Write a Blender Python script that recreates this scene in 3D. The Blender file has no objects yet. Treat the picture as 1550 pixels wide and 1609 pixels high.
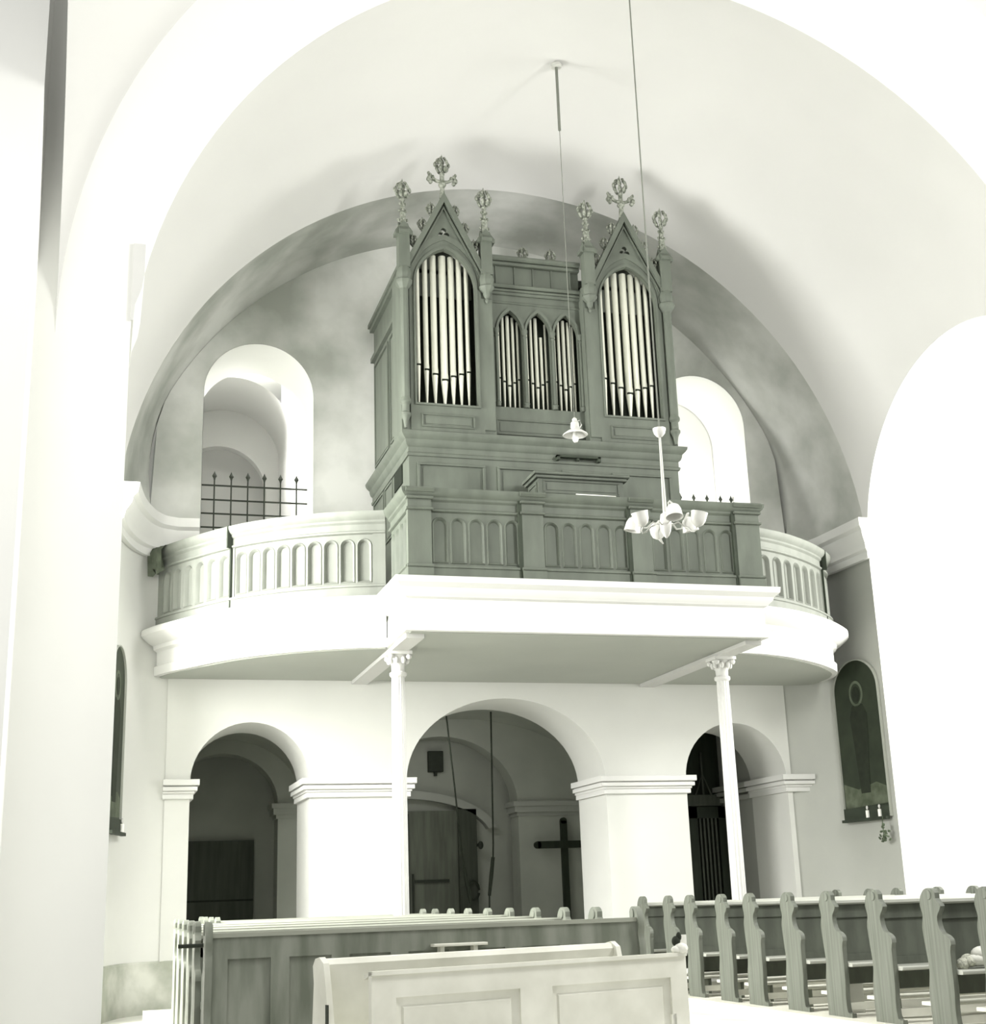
import bpy, bmesh, math, random
from mathutils import Vector, Matrix
from mathutils.geometry import tessellate_polygon
random.seed(7)
PI = math.pi
SC = bpy.context.scene
COL = SC.collection

# ------------------------------------------------------------------ camera
EYE = 1.45
FPX, YAW, PITCH, ROLL = 2151.9, 0.287074, 0.275207, -0.0337496
cy, sy, cp, sp = math.cos(YAW), math.sin(YAW), math.cos(PITCH), math.sin(PITCH)
fw = Vector((sy*cp, cy*cp, sp)); rt = Vector((cy, -sy, 0)); up = rt.cross(fw)
cr, sr = math.cos(ROLL), math.sin(ROLL)
rt, up = cr*rt + sr*up, -sr*rt + cr*up
cd = bpy.data.cameras.new('camera'); cam = bpy.data.objects.new('camera', cd); COL.objects.link(cam)
cd.sensor_fit = 'HORIZONTAL'; cd.sensor_width = 36; cd.lens = 36*FPX/1550
m = Matrix((rt, up, -fw)).transposed().to_4x4(); m.translation = Vector((0, 0, EYE))
cam.matrix_world = m
SC.camera = cam

# ------------------------------------------------------------------ light
vs = SC.view_settings
vs.view_transform = 'Standard'; vs.look = 'None'; vs.gamma = 1; vs.exposure = 0.0
w = bpy.data.worlds.new('daylight'); SC.world = w; w.use_nodes = True
bg = w.node_tree.nodes['Background']; bg.inputs[0].default_value = (1.0, .995, .97, 1); bg.inputs[1].default_value = 0.52

def area(name, loc, target, sx, sz, power, col=(1, .99, .96)):
    l = bpy.data.lights.new(name, 'AREA'); l.shape = 'RECTANGLE'; l.size = sx; l.size_y = sz
    l.energy = power; l.color = col
    o = bpy.data.objects.new(name, l); COL.objects.link(o); o.location = loc
    o.rotation_euler = (Vector(target)-Vector(loc)).to_track_quat('-Z', 'Y').to_euler()
    return o
area('window_light_left', (-3.3, 14.6, 5.6), (5, 16.5, 4.8), 3.2, 4.6, 1700)
area('window_light_right', (14.4, 14.3, 5.6), (6, 16.8, 4.8), 3.2, 4.6, 640)
area('nave_window_light_left', (-2.5, 6.0, 6.5), (6, 19, 5.0), 3.0, 4.0, 150)
area('pier_fill_light', (9.8, 7.2, 8.6), (-.3, 11.2, 5.5), 2.0, 3.0, 1000)  # added fill lamp inside the nave bay, brightens the near left pier
area('tower_window_light', (4.4, 21.2, 8.6), (2.6, 20.7, 8.2), .8, 1.6, 60)
area('passage_fill_light', (1.9, 20.47, 10.15), (1.85, 21.9, 6.5), 1.6, .4, 380)  # added lamp out of view above the niche head, brightens the tower passage
area('niche_fill_light', (8.34, 19.65, 7.7), (9.9, 20.0, 8.1), .5, 3.0, 80)  # added lamp hidden behind the organ, brightens the right niche
area('porch_window_light', (5.0, 21.3, 4.0), (5.4, 23.0, 1.6), .8, .6, 14)

# ------------------------------------------------------------------ materials
def mat(name, col, rough=.8, var=0.0, scale=2.0, col2=None, metal=0.0, bump=0.0, stretch=(1, 1, 1), spec=.3, detail=6, lo=.35, hi=.65):
    M = bpy.data.materials.new(name); M.use_nodes = True
    nt = M.node_tree; b = nt.nodes['Principled BSDF']
    b.inputs['Roughness'].default_value = rough; b.inputs['Metallic'].default_value = metal
    b.inputs['Specular IOR Level'].default_value = spec
    if col2 is None: col2 = tuple(c*(1-var) for c in col)
    tc = nt.nodes.new('ShaderNodeTexCoord'); mp = nt.nodes.new('ShaderNodeMapping'); mp.inputs['Scale'].default_value = stretch
    nz = nt.nodes.new('ShaderNodeTexNoise'); nz.inputs['Scale'].default_value = scale; nz.inputs['Detail'].default_value = detail
    rp = nt.nodes.new('ShaderNodeValToRGB')
    rp.color_ramp.elements[0].position = lo; rp.color_ramp.elements[0].color = (*col2, 1)
    rp.color_ramp.elements[1].position = hi; rp.color_ramp.elements[1].color = (*col, 1)
    nt.links.new(tc.outputs['Object'], mp.inputs[0]); nt.links.new(mp.outputs[0], nz.inputs[0])
    nt.links.new(nz.outputs[0], rp.inputs[0]); nt.links.new(rp.outputs[0], b.inputs['Base Color'])
    if bump:
        bp = nt.nodes.new('ShaderNodeBump'); bp.inputs['Strength'].default_value = bump; bp.inputs['Distance'].default_value = .02
        nt.links.new(nz.outputs[0], bp.inputs['Height']); nt.links.new(bp.outputs[0], b.inputs['Normal'])
    return M
PLASTER = mat('white_plaster', (.84, .845, .81), .9, .03, .8)
PLASTER_V = mat('vault_plaster', (.565, .565, .545), .9, .06, .35)
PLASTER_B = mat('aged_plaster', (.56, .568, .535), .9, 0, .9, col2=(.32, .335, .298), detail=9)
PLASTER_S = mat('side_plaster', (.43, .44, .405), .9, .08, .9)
PLASTER_L = mat('lower_wall_plaster', (.64, .646, .612), .9, .05, .9)
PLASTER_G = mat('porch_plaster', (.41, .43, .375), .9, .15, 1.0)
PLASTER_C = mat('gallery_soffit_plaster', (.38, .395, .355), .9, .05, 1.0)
TRIM = mat('white_stucco_trim', (.66, .662, .638), .85, .03, 3)
PLINTH = mat('stained_plinth_paint', (.60, .61, .55), .9, 0, 2.2, col2=(.34, .36, .30), detail=9)
FLOORM = mat('pale_stone_floor', (.78, .78, .73), .8, .1, 1.5)
PLATM = mat('pale_worn_boards', (.82, .81, .72), .7, .1, 2, stretch=(1, 12, 1))
WOOD = mat('grey_green_painted_wood', (.118, .134, .108), .6, .22, 5, stretch=(1, 1, .3), bump=.05)
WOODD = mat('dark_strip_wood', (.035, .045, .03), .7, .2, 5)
WOOD_LIT = mat('lit_parapet_wood', (.24, .254, .224), .6, .15, 5, stretch=(1, 1, .3))  # same paint as WOOD, stronger side light put into the colour
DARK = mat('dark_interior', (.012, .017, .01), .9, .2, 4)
PIPE = mat('tin_pipe_metal', (.62, .63, .54), .38, .12, 9, metal=.25, stretch=(1, 1, .2))
GILT = mat('faded_gilt_wood', (.30, .315, .27), .6, 0, 30, col2=(.10, .115, .085))
PEWW = mat('worn_pew_wood', (.25, .266, .225), .55, 0, 7, col2=(.14, .156, .122), stretch=(1, 1, .18), bump=.08)
PEWR = mat('grained_pew_board', (.185, .198, .168), .55, 0, 10, col2=(.12, .132, .106), stretch=(1, 3, .12), bump=.08)
PEWB = mat('dark_pew_back_wood', (.14, .154, .124), .55, .3, 7, stretch=(1, 1, .3))
DOORG = mat('grey_door_wood', (.15, .165, .13), .8, .3, 4, stretch=(3, 1, .3))
RAILP = mat('pale_worn_pew_rail', (.46, .47, .42), .4, .15, 6, stretch=(.2, 1, 1))
RAILW = mat('polished_pew_rail', (.33, .345, .29), .4, .15, 6, stretch=(.2, 1, 1))
CREAM = mat('cream_painted_wood', (.77, .77, .69), .6, 0, 3, col2=(.64, .64, .56), detail=9)
IRON = mat('dark_iron', (.03, .037, .025), .6, .2, 10)
PAINTG = mat('dark_painted_canvas', (.032, .042, .025), .6, 0, 3, col2=(.02, .028, .016))
PAINTL = mat('painting_ground', (.12, .14, .095), .7, 0, 6, col2=(.06, .075, .045))
PAINTR = mat('painting_robe', (.022, .029, .017), .8, .3, 8)
PAINTH = mat('painting_halo', (.12, .145, .10), .7, .2, 9)
FRAMEM = mat('grey_frame', (.36, .375, .33), .8, .05, 4)
DOORW = mat('dark_door_wood', (.07, .08, .06), .7, .3, 4, stretch=(3, 1, .3))
DOORB = mat('black_brown_door_wood', (.022, .03, .018), .7, .3, 6, stretch=(3, 1, .3))
GLASSW = mat('white_glass_shade', (.58, .58, .55), .25, .02, 4, spec=.6)
METALW = mat('pale_lamp_metal', (.48, .485, .45), .4, .05, 6)
CORDG = mat('grey_cord', (.15, .16, .135), .8, .1, 10)
CLOTHW = mat('white_cloth', (.85, .85, .78), .9, .1, 12, bump=.3)
CLOTHD = mat('dark_cloth', (.03, .036, .026), .9, .2, 12)
CLOTHG = mat('grey_drape', (.12, .14, .10), .9, .4, 9)
KNIT = mat('knitted_pale_cloth', (.72, .73, .62), .95, .45, 60, bump=.6)
PAPER = mat('white_paper', (.88, .88, .82), .9, .02, 3)
LEAF = mat('dark_leaf', (.10, .13, .08), .8, .4, 20)

# ------------------------------------------------------------------ mesh helpers
class MB:
    def __init__(s): s.v = []; s.f = []
    def add(s, vs_, fs):
        n = len(s.v); s.v += [tuple(v) for v in vs_]; s.f += [tuple(i+n for i in f) for f in fs]; return s
    def box(s, x0, x1, y0, y1, z0, z1):
        return s.add([(x0,y0,z0),(x1,y0,z0),(x1,y1,z0),(x0,y1,z0),(x0,y0,z1),(x1,y0,z1),(x1,y1,z1),(x0,y1,z1)],
                     [(0,3,2,1),(4,5,6,7),(0,1,5,4),(1,2,6,5),(2,3,7,6),(3,0,4,7)])
    def bbox(s, x0, x1, y0, y1, z0, z1, b=.01):
        # box with its front (-y) and top edges chamfered
        prof = [(y0+b, z0), (y1, z0), (y1, z1-b), (y1-b, z1), (y0+b, z1), (y0, z1-b), (y0, z0+b)]
        n = len(prof)
        v = [(x0, p, q) for p, q in prof]+[(x1, p, q) for p, q in prof]
        return s.add(v, [tuple(range(n))[::-1], tuple(range(n, 2*n))]+[(i, (i+1) % n, n+(i+1) % n, n+i) for i in range(n)])
    def plate(s, loops, w0, w1, fn):
        flat = [p for L in loops for p in L]; N = len(flat)
        tris = tessellate_polygon([[Vector((p[0], p[1], 0)) for p in L] for L in loops])
        v = [fn(p[0], p[1], w0) for p in flat]+[fn(p[0], p[1], w1) for p in flat]
        f = [tuple(t) for t in tris]+[tuple(i+N for i in t)[::-1] for t in tris]
        o = 0
        for L in loops:
            n = len(L)
            for i in range(n):
                a, b = o+i, o+(i+1) % n
                f.append((a, b, b+N, a+N))
            o += n
        return s.add(v, f)
    def lathe(s, prof, c=(0, 0, 0), n=16, flute=0, axis='z', ph=0):
        v = []; f = []
        for r, z in prof:
            for i in range(n):
                a = 2*PI*i/n+ph
                rr = r*(1-flute*(.5+.5*math.cos(a*n/2))) if flute else r
                x, y = rr*math.cos(a), rr*math.sin(a)
                if axis == 'z': p = (c[0]+x, c[1]+y, c[2]+z)
                elif axis == 'x': p = (c[0]+z, c[1]+x, c[2]+y)
                else: p = (c[0]+x, c[1]+z, c[2]+y)
                v.append(p)
        k = len(prof)
        for j in range(k-1):
            for i in range(n):
                f.append((j*n+i, j*n+(i+1) % n, (j+1)*n+(i+1) % n, (j+1)*n+i))
        f.append(tuple(range(n))[::-1]); f.append(tuple(range((k-1)*n, k*n)))
        return s.add(v, f)
    def tube(s, pts, r, n=8):
        pts = [Vector(p) for p in pts]; v = []; f = []
        up0 = Vector((0, 0, 1))
        for i, p in enumerate(pts):
            t = (pts[min(i+1, len(pts)-1)]-pts[max(i-1, 0)]).normalized()
            u = t.cross(up0)
            if u.length < 1e-3: u = t.cross(Vector((1, 0, 0)))
            u.normalize(); q = t.cross(u)
            rr = r[i] if isinstance(r, (list, tuple)) else r
            for k in range(n):
                a = 2*PI*k/n
                v.append(p+rr*(math.cos(a)*u+math.sin(a)*q))
        m_ = len(pts)
        for j in range(m_-1):
            for i in range(n):
                f.append((j*n+i, j*n+(i+1) % n, (j+1)*n+(i+1) % n, (j+1)*n+i))
        f.append(tuple(range(n))[::-1]); f.append(tuple(range((m_-1)*n, m_*n)))
        return s.add(v, f)
    def ball(s, c, rx, ry=None, rz=None, n=8, m_=6, rot=None):
        ry = ry or rx; rz = rz or rx
        v = []; f = []
        for j in range(m_+1):
            t = PI*j/m_
            for i in range(n):
                a = 2*PI*i/n
                p = Vector((rx*math.sin(t)*math.cos(a), ry*math.sin(t)*math.sin(a), rz*math.cos(t)))
                if rot: p = rot @ p
                v.append(p+Vector(c))
        for j in range(m_):
            for i in range(n):
                f.append((j*n+i, (j+1)*n+i, (j+1)*n+(i+1) % n, j*n+(i+1) % n))
        return s.add(v, f)
    def sweep(s, path, prof, closed_prof=True, nrm=None):
        # path: [(x,y)], prof: [(out,z)]; out is measured along the right-hand normal (dy,-dx)
        n = len(path); k = len(prof); v = []; f = []
        for i, p in enumerate(path):
            a = Vector(path[max(i-1, 0)]); b = Vector(p); c = Vector(path[min(i+1, n-1)])
            d1 = (b-a).normalized() if i else (c-b).normalized()
            d2 = (c-b).normalized() if i < n-1 else d1
            n1 = Vector((d1.y, -d1.x)); n2 = Vector((d2.y, -d2.x)); nn = (n1+n2).normalized()
            sc = 1/max(.35, nn.dot(n1))
            for o, z in prof: v.append((b.x+nn.x*o*sc, b.y+nn.y*o*sc, z))
        for i in range(n-1):
            for j in range(k if closed_prof else k-1):
                jj = (j+1) % k
                f.append((i*k+j, i*k+jj, (i+1)*k+jj, (i+1)*k+j))
        if closed_prof:
            f.append(tuple(range(k))[::-1]); f.append(tuple(range((n-1)*k, n*k)))
        return s.add(v, f)
    def grid(s, rows):
        n = len(rows[0]); v = [p for r in rows for p in r]; f = []
        for j in range(len(rows)-1):
            for i in range(n-1):
                f.append((j*n+i, j*n+i+1, (j+1)*n+i+1, (j+1)*n+i))
        return s.add(v, f)
    def build(s, name, material, parent=None, local=False, sharp=32, weld=True):
        me = bpy.data.meshes.new(name)
        if local: off = Vector((0, 0, 0))
        elif parent is not None:
            off = Vector((0, 0, 0)); q = parent
            while q is not None: off += q.location; q = q.parent
        else:
            xs = [v[0] for v in s.v]; ys = [v[1] for v in s.v]; zs = [v[2] for v in s.v]
            off = Vector(((min(xs)+max(xs))/2, (min(ys)+max(ys))/2, min(zs)))
        me.from_pydata([tuple(Vector(v)-off) for v in s.v], [], s.f)
        bm = bmesh.new(); bm.from_mesh(me)
        if weld: bmesh.ops.remove_doubles(bm, verts=bm.verts, dist=1e-5)
        bmesh.ops.recalc_face_normals(bm, faces=bm.faces)
        for fc in bm.faces: fc.smooth = True
        bm.to_mesh(me); bm.free()
        me.set_sharp_from_angle(angle=math.radians(sharp))
        me.materials.append(material)
        o = bpy.data.objects.new(name, me); COL.objects.link(o)
        if parent is not None: o.parent = parent
        elif not local: o.location = off
        return o

def tag(o, label, cat, group=None):
    o['label'] = label; o['category'] = cat
    if group: o['group'] = group
    return o
def thing(name, label, cat, loc=(0, 0, 0), rz=0, group=None):
    o = bpy.data.objects.new(name, None); COL.objects.link(o); o.location = loc; o.rotation_euler = (0, 0, rz)
    o.empty_display_size = .2
    return tag(o, label, cat, group)
def struct(name, mb, m, **k):
    o = mb.build(name, m, **k); o['kind'] = 'structure'; return o
XZ = lambda u, v, w_: (u, w_, v)        # plate in a plane facing the camera, w is Y
YZ = lambda u, v, w_: (w_, u, v)
def arc(cx, cz, rx, rz, a0, a1, n=24):
    return [(cx+rx*math.cos(a0+(a1-a0)*i/n), cz+rz*math.sin(a0+(a1-a0)*i/n)) for i in range(n+1)]
def round_hole(x0, x1, z0, zs, rise=None, n=24):
    r = (x1-x0)/2; rise = rise or r
    return [(x0, z0), (x1, z0)]+arc((x0+x1)/2, zs, r, rise, 0, PI, n)
def pointed(x0, x1, z0, zs, za, n=10):
    # lancet outline: bottom-left, bottom-right, then up the right arc and down the left
    w_ = x1-x0; h = za-zs; c = (x0+x1)/2
    R = (w_*w_/4+h*h)/w_
    pr = []; aR = math.asin(min(1, h/R))
    for i in range(n+1):
        a = aR*i/n; pr.append((x1-R+R*math.cos(a), zs+R*math.sin(a)))
    pl = [(2*c-x, z) for x, z in pr][::-1][1:]
    return [(x0, z0), (x1, z0)]+pr+pl
def resample(path, step=.08):
    P = [Vector(p) for p in path]; out = []
    for i in range(len(P)-1):
        p0 = P[i-1] if i else 2*P[0]-P[1]; p1 = P[i]; p2 = P[i+1]; p3 = P[i+2] if i+2 < len(P) else 2*P[-1]-P[-2]
        k = max(2, int((p2-p1).length/step))
        for j in range(k):
            t = j/k
            out.append(.5*((2*p1)+(p2-p0)*t+(2*p0-5*p1+4*p2-p3)*t*t+(3*p1-p0-3*p2+p3)*t**3))
    out.append(P[-1]); return [tuple(p) for p in out]
class Path:
    def __init__(s, pts):
        s.p = [Vector(q) for q in pts]; s.s = [0]
        for i in range(1, len(s.p)): s.s.append(s.s[-1]+(s.p[i]-s.p[i-1]).length)
        s.L = s.s[-1]
    def at(s, t):
        t = max(0, min(s.L-1e-6, t)); i = 0
        while s.s[i+1] < t: i += 1
        a = (t-s.s[i])/(s.s[i+1]-s.s[i]); d = (s.p[i+1]-s.p[i]).normalized()
        j = min(i+1, len(s.p)-2); d2 = (s.p[j+1]-s.p[j]).normalized(); d = (d*(1-a)+d2*a).normalized()
        return s.p[i].lerp(s.p[i+1], a), Vector((d.y, -d.x))
    def fn(s):
        def g(u, v, w_):
            p, n = s.at(u); return (p.x+n.x*w_, p.y+n.y*w_, v)
        return g

# ------------------------------------------------------------------ room shell
CX, RV, ZS = 5.53, 5.40, 6.13       # nave axis, arch radius, springing height
XL, XR = CX-RV, CX+RV
YA, YF = 17.40, 12.28               # back and front planes of the vaulted bay
YC, HB = (YA+YF)/2, (YA-YF)/2
FLZ = .18
struct('floor', MB().box(-5, 17, -2, 25.5, FLZ-.2, FLZ), FLOORM)

# profile of the rounded recess: (inset, Y), left and right differ a little
PLf = resample([(0, 17.4), (.05, 17.75), (.14, 18.15), (.28, 18.55), (.48, 18.85), (.80, 19.02)], .12)
PRt = resample([(0, 17.4), (.02, 18.0), (.05, 18.45), (.2, 18.78), (.45, 18.95), (.75, 19.02)], .12)
def eq(P, n=16):
    Q = Path(P); return [tuple(Q.at(Q.L*i/n)[0]) for i in range(n+1)]
PLf = eq(PLf); PRt = eq(PRt)
def shrink(th): return .10+.90*(1-min(1, math.sin(th)/.46))**1.4
PLc = PLf[:-1]+[(PLf[-2][0]+.02, 19.2)]; PRc = PRt[:-1]+[(PRt[-2][0]+.02, 19.2)]
rows = []
for k in range(17):
    r = []
    for i in range(65):
        th = PI*i/64; t = i/64
        ins = (PRc[k][0]*(1-t)+PLc[k][0]*t)*shrink(th); y = PRc[k][1]*(1-t)+PLc[k][1]*t
        r.append((CX+(RV-ins)*math.cos(th), y, ZS+(RV-ins)*math.sin(th)))
    rows.append(r)
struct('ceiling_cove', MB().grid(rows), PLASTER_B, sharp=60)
struct('wall_left', MB().grid([[(XL+a, y, z) for a, y in PLf] for z in (FLZ, 2.4, 4.4, ZS)]), PLASTER_L, sharp=60)
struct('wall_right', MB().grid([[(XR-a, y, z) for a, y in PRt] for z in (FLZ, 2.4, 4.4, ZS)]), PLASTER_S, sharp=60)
# back wall plate, lower (with three arches) and upper (two round-headed niches)
xl, xr = XL+.80, XR-.75
LA = round_hole(1.255, 2.86, 0, 3.07, .815); CA = round_hole(4.22, 7.18, 0, 3.07, 1.17, 36); RA = round_hole(8.45, 10.10, 0, 3.07, .825)
def notch(h, z0): return [(h[0][0], z0)]+h[2:][::-1]+[(h[1][0], z0)]
out = [(xl, FLZ)]
for h in (LA, CA, RA): out += notch(h, FLZ)
out += [(xr, FLZ), (xr, 4.48), (xl, 4.48)]
struct('wall_back', MB().plate([out], 19.0, 20.2, XZ), PLASTER_L)
def col_wall(x0, x1, low, high, holes, y0, y1):
    # wall between a lower and an upper outline, built in narrow upright strips; holes = [(xa, xb, z_spring, rise)]
    xs = {x0, x1}
    for k in range(121): xs.add(x0+(x1-x0)*k/120)
    for a, b, zs, r in holes:
        for k in range(33): xs.add((a+b)/2-(b-a)/2*math.cos(PI*k/32))
    xs = sorted(xs); mb = MB()
    def lo(x, a, b):
        m_ = (a+b)/2
        for ha, hb, zs, r in holes:
            if ha < m_ < hb: return zs+r*math.sqrt(max(0, 1-((x-(ha+hb)/2)/((hb-ha)/2))**2))
        return low
    for a, b in zip(xs, xs[1:]):
        if b-a < 1e-6: continue
        za, zb = lo(a, a, b), lo(b, a, b); ua, ub = high(a), high(b)
        mb.add([(a, y0, za), (b, y0, zb), (b, y0, ub), (a, y0, ua), (a, y1, za), (b, y1, zb), (b, y1, ub), (a, y1, ua)],
               [(0, 1, 2, 3), (7, 6, 5, 4), (0, 4, 5, 1), (3, 2, 6, 7)])
    for ha, hb, zs, r in holes:
        for x in (ha, hb): mb.add([(x, y0, low), (x, y1, low), (x, y1, zs), (x, y0, zs)], [(0, 1, 2, 3)])
    return mb
def uptop(x):
    lo_, hi_ = 0.0, PI
    for _ in range(30):
        m_ = (lo_+hi_)/2; ins = (.75*(1-m_/PI)+.80*m_/PI)*shrink(m_)
        if CX+(RV-ins)*math.cos(m_) > x: lo_ = m_
        else: hi_ = m_
    ins = (.75*(1-lo_/PI)+.80*lo_/PI)*shrink(lo_)
    return ZS+(RV-ins)*math.sin(lo_)+.01
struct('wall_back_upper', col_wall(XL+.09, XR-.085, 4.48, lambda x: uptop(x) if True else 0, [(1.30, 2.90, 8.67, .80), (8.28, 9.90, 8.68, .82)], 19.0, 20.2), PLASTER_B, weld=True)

for n_, (a, b, zs, r) in ((1, (1.30, 2.90, 8.67, .80)), (2, (8.28, 9.90, 8.68, .82))):
    h = [(a+.004, 5.06)]+[(x, z-.004) for x, z in arc((a+b)/2, zs, (b-a)/2-.004, r, PI, 0, 32)]+[(b-.004, 5.06)]
    struct('window_%d' % n_, MB().grid([[(x, y, z) for x, z in h] for y in (19.001, 20.2)]), PLASTER, sharp=60)
# sail vault over the gallery bay and over the next bay towards the camera
def sail(yc, RV=RV, HB=HB):
    rows = []
    for j in range(41):
        dy = HB*math.sin(PI/2*(j/20-1)); r = []
        for i in range(81):
            dx = -RV*math.cos(PI*i/80)
            r.append((CX+dx, yc+dy, ZS+math.sqrt(max(0, RV*RV+HB*HB-dx*dx-dy*dy))))
        rows.append(r)
    return MB().grid(rows)
struct('ceiling', sail(YC), PLASTER_V, sharp=70)
struct('ceiling_nave', sail(YF-1.08-3.0, 6.0, 3.0), PLASTER_V, sharp=70)
# transverse arch with its piers
o1 = [(-5, FLZ), (XL+.01, FLZ)]+arc(CX, ZS, RV-.01, RV-.03, PI, 0, 64)+[(XR-.01, FLZ), (17, FLZ), (17, 13.5), (-5, 13.5)]
struct('wall_transverse_arch', MB().plate([o1], YF-1.08, YF, XZ), PLASTER)
struct('wall_nave_left', MB().box(-4, -.64, 10.55, YF-1.08, FLZ, 13.5), PLASTER)
# cornice on the near left pier
struct('trim_1', MB().sweep([(XL-.02, YF-1.095), (XL-.02, YF)],
       [(.028, 6.30), (.05, 6.30), (.06, 6.45), (.11, 6.6), (.13, 6.75), (.13, 7.02), (.028, 7.02)]), TRIM)
# side chapels: west walls, barrel vaults, outer walls with windows
for side, x0, x1 in (('left', -3.8, XL), ('right', XR, 14.9)):
    struct('wall_chapel_'+side, MB().box(x0, x1-(0 if side == 'left' else 0), YA, YA+.3, FLZ, ZS), PLASTER)
    rows = [[(x, YC+HB*math.cos(PI*j/32), ZS+HB*math.sin(PI*j/32)) for j in range(33)] for x in (x0, x1)]
    struct('ceiling_chapel_'+side, MB().grid(rows), PLASTER, sharp=60)
    xo = x0 if side == 'left' else x1
    ol = [(YF, FLZ), (YA, FLZ)]+arc(YC, ZS, HB, HB, 0, PI, 24)
    hl = round_hole(YC-1.75, YC+1.75, 3.0, 6.3, 1.6)
    struct('wall_chapel_end_'+side, MB().plate([ol, hl], xo-.4 if side == 'left' else xo, xo if side == 'left' else xo+.4, YZ), PLASTER)
# small wall behind the far springing corners
struct('wall_outer_left', MB().box(-3.8, XL-.03, YA+.3, YA+.5, FLZ, 12), PLASTER)
struct('wall_outer_right', MB().box(XR+.03, 14.9, YA+.3, YA+.5, FLZ, 12), PLASTER)

# cornice at the springing, round the corners
cprof = [(-.02, 6.12), (.07, 6.12), (.07, 6.22), (.12, 6.25), (.14, 6.33), (.22, 6.42), (.24, 6.50), (.30, 6.54), (.32, 6.66), (-.02, 6.68)]
pl_ = [(-3.8, YA)]+[(XL+a, y) for a, y in PLf[::1]]+[(1.29, 19.0)]
pr_ = [(9.91, 19.0)]+[(XR-a, y) for a, y in PRt[::-1]]+[(14.9, YA)]
struct('trim_2', MB().sweep(pl_, cprof), TRIM)
struct('trim_3', MB().sweep(pr_, cprof), TRIM)
# plinth along the left corner
pp = [(-.02, FLZ), (.03, FLZ), (.03, .80), (.015, .82), (-.02, .82)]
struct('baseboard_left', MB().sweep([(-.43, YA)]+[(XL+a, y) for a, y in PLf[::1]]+[(1.25, 19.0)], pp), PLINTH)
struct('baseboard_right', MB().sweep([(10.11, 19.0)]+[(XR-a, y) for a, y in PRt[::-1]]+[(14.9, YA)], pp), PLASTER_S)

# imposts of the three arches
def impost(n, x0, x1, left_end=False, right_end=False, y1=20.2):
    mb = MB()
    steps = [(2.86, 2.93, .045), (2.93, 2.965, .06), (2.965, 3.02, .095), (3.02, 3.035, .07), (3.035, 3.115, .12)]
    for z0, z1, o in steps:
        mb.bbox(x0-(.0 if left_end else o), x1+(.0 if right_end else o), 19-o, y1, z0, z1, .008)
    struct('trim_%d' % n, mb, TRIM, weld=False)
impost(4, .90, 1.255, left_end=True); impost(5, 2.86, 4.22); impost(6, 7.18, 8.45); impost(7, 10.10, 10.52, right_end=True)

# porch behind the arches
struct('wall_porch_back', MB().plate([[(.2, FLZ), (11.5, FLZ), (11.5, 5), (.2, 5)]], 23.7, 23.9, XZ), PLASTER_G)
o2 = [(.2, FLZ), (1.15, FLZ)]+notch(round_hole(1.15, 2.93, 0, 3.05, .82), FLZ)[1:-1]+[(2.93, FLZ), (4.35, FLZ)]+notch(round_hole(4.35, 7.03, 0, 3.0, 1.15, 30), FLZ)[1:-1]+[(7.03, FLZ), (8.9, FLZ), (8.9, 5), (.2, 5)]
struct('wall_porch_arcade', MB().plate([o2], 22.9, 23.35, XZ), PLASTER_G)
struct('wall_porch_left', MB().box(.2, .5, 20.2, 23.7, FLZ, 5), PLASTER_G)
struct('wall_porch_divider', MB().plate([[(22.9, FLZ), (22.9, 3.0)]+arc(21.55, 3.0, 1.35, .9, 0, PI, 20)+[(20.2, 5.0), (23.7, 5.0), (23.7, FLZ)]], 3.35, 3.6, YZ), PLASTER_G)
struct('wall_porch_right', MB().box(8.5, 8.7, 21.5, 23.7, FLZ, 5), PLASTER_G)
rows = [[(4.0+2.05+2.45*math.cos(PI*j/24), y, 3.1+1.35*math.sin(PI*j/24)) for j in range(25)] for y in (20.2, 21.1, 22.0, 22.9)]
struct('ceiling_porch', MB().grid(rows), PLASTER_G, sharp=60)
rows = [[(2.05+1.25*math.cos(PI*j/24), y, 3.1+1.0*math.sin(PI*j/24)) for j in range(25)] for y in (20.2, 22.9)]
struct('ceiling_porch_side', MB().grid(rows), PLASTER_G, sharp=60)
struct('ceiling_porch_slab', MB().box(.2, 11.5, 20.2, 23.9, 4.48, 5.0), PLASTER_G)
struct('wall_porch_recess', MB().box(10.13, 10.5, 20.2, 22.6, FLZ, 4.4), PLASTER_S)
struct('trim_11', MB().plate([arc(5.1, 2.5, 1.75, .80, .2, PI-.2, 24)+arc(5.1, 2.5, 1.60, .66, PI-.2, .2, 24)], 23.5, 23.7, XZ), PLASTER_C)
# porch imposts
mb = MB()
for z0, z1, o in ((2.80, 2.86, .03), (2.86, 2.96, .08), (2.96, 3.04, .11)): mb.box(7.03-o, 8.5, 22.9-o, 23.36, z0, z1)
struct('trim_8', mb, PLASTER_C, weld=False)
mb = MB()
for z0, z1, o in ((2.82, 2.88, .03), (2.88, 2.98, .08), (2.98, 3.06, .11)): mb.box(2.93-o, 4.35, 22.9-o, 23.36, z0, z1)
struct('trim_9', mb, PLASTER_G, weld=False)
mb = MB()
for z0, z1, o in ((2.86, 2.93, .045), (2.965, 3.02, .095), (3.035, 3.115, .12)): mb.box(10.10-o, 10.14, 20.2, 22.5, z0, z1)
struct('trim_10', mb, PLASTER_S, weld=False)
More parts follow.
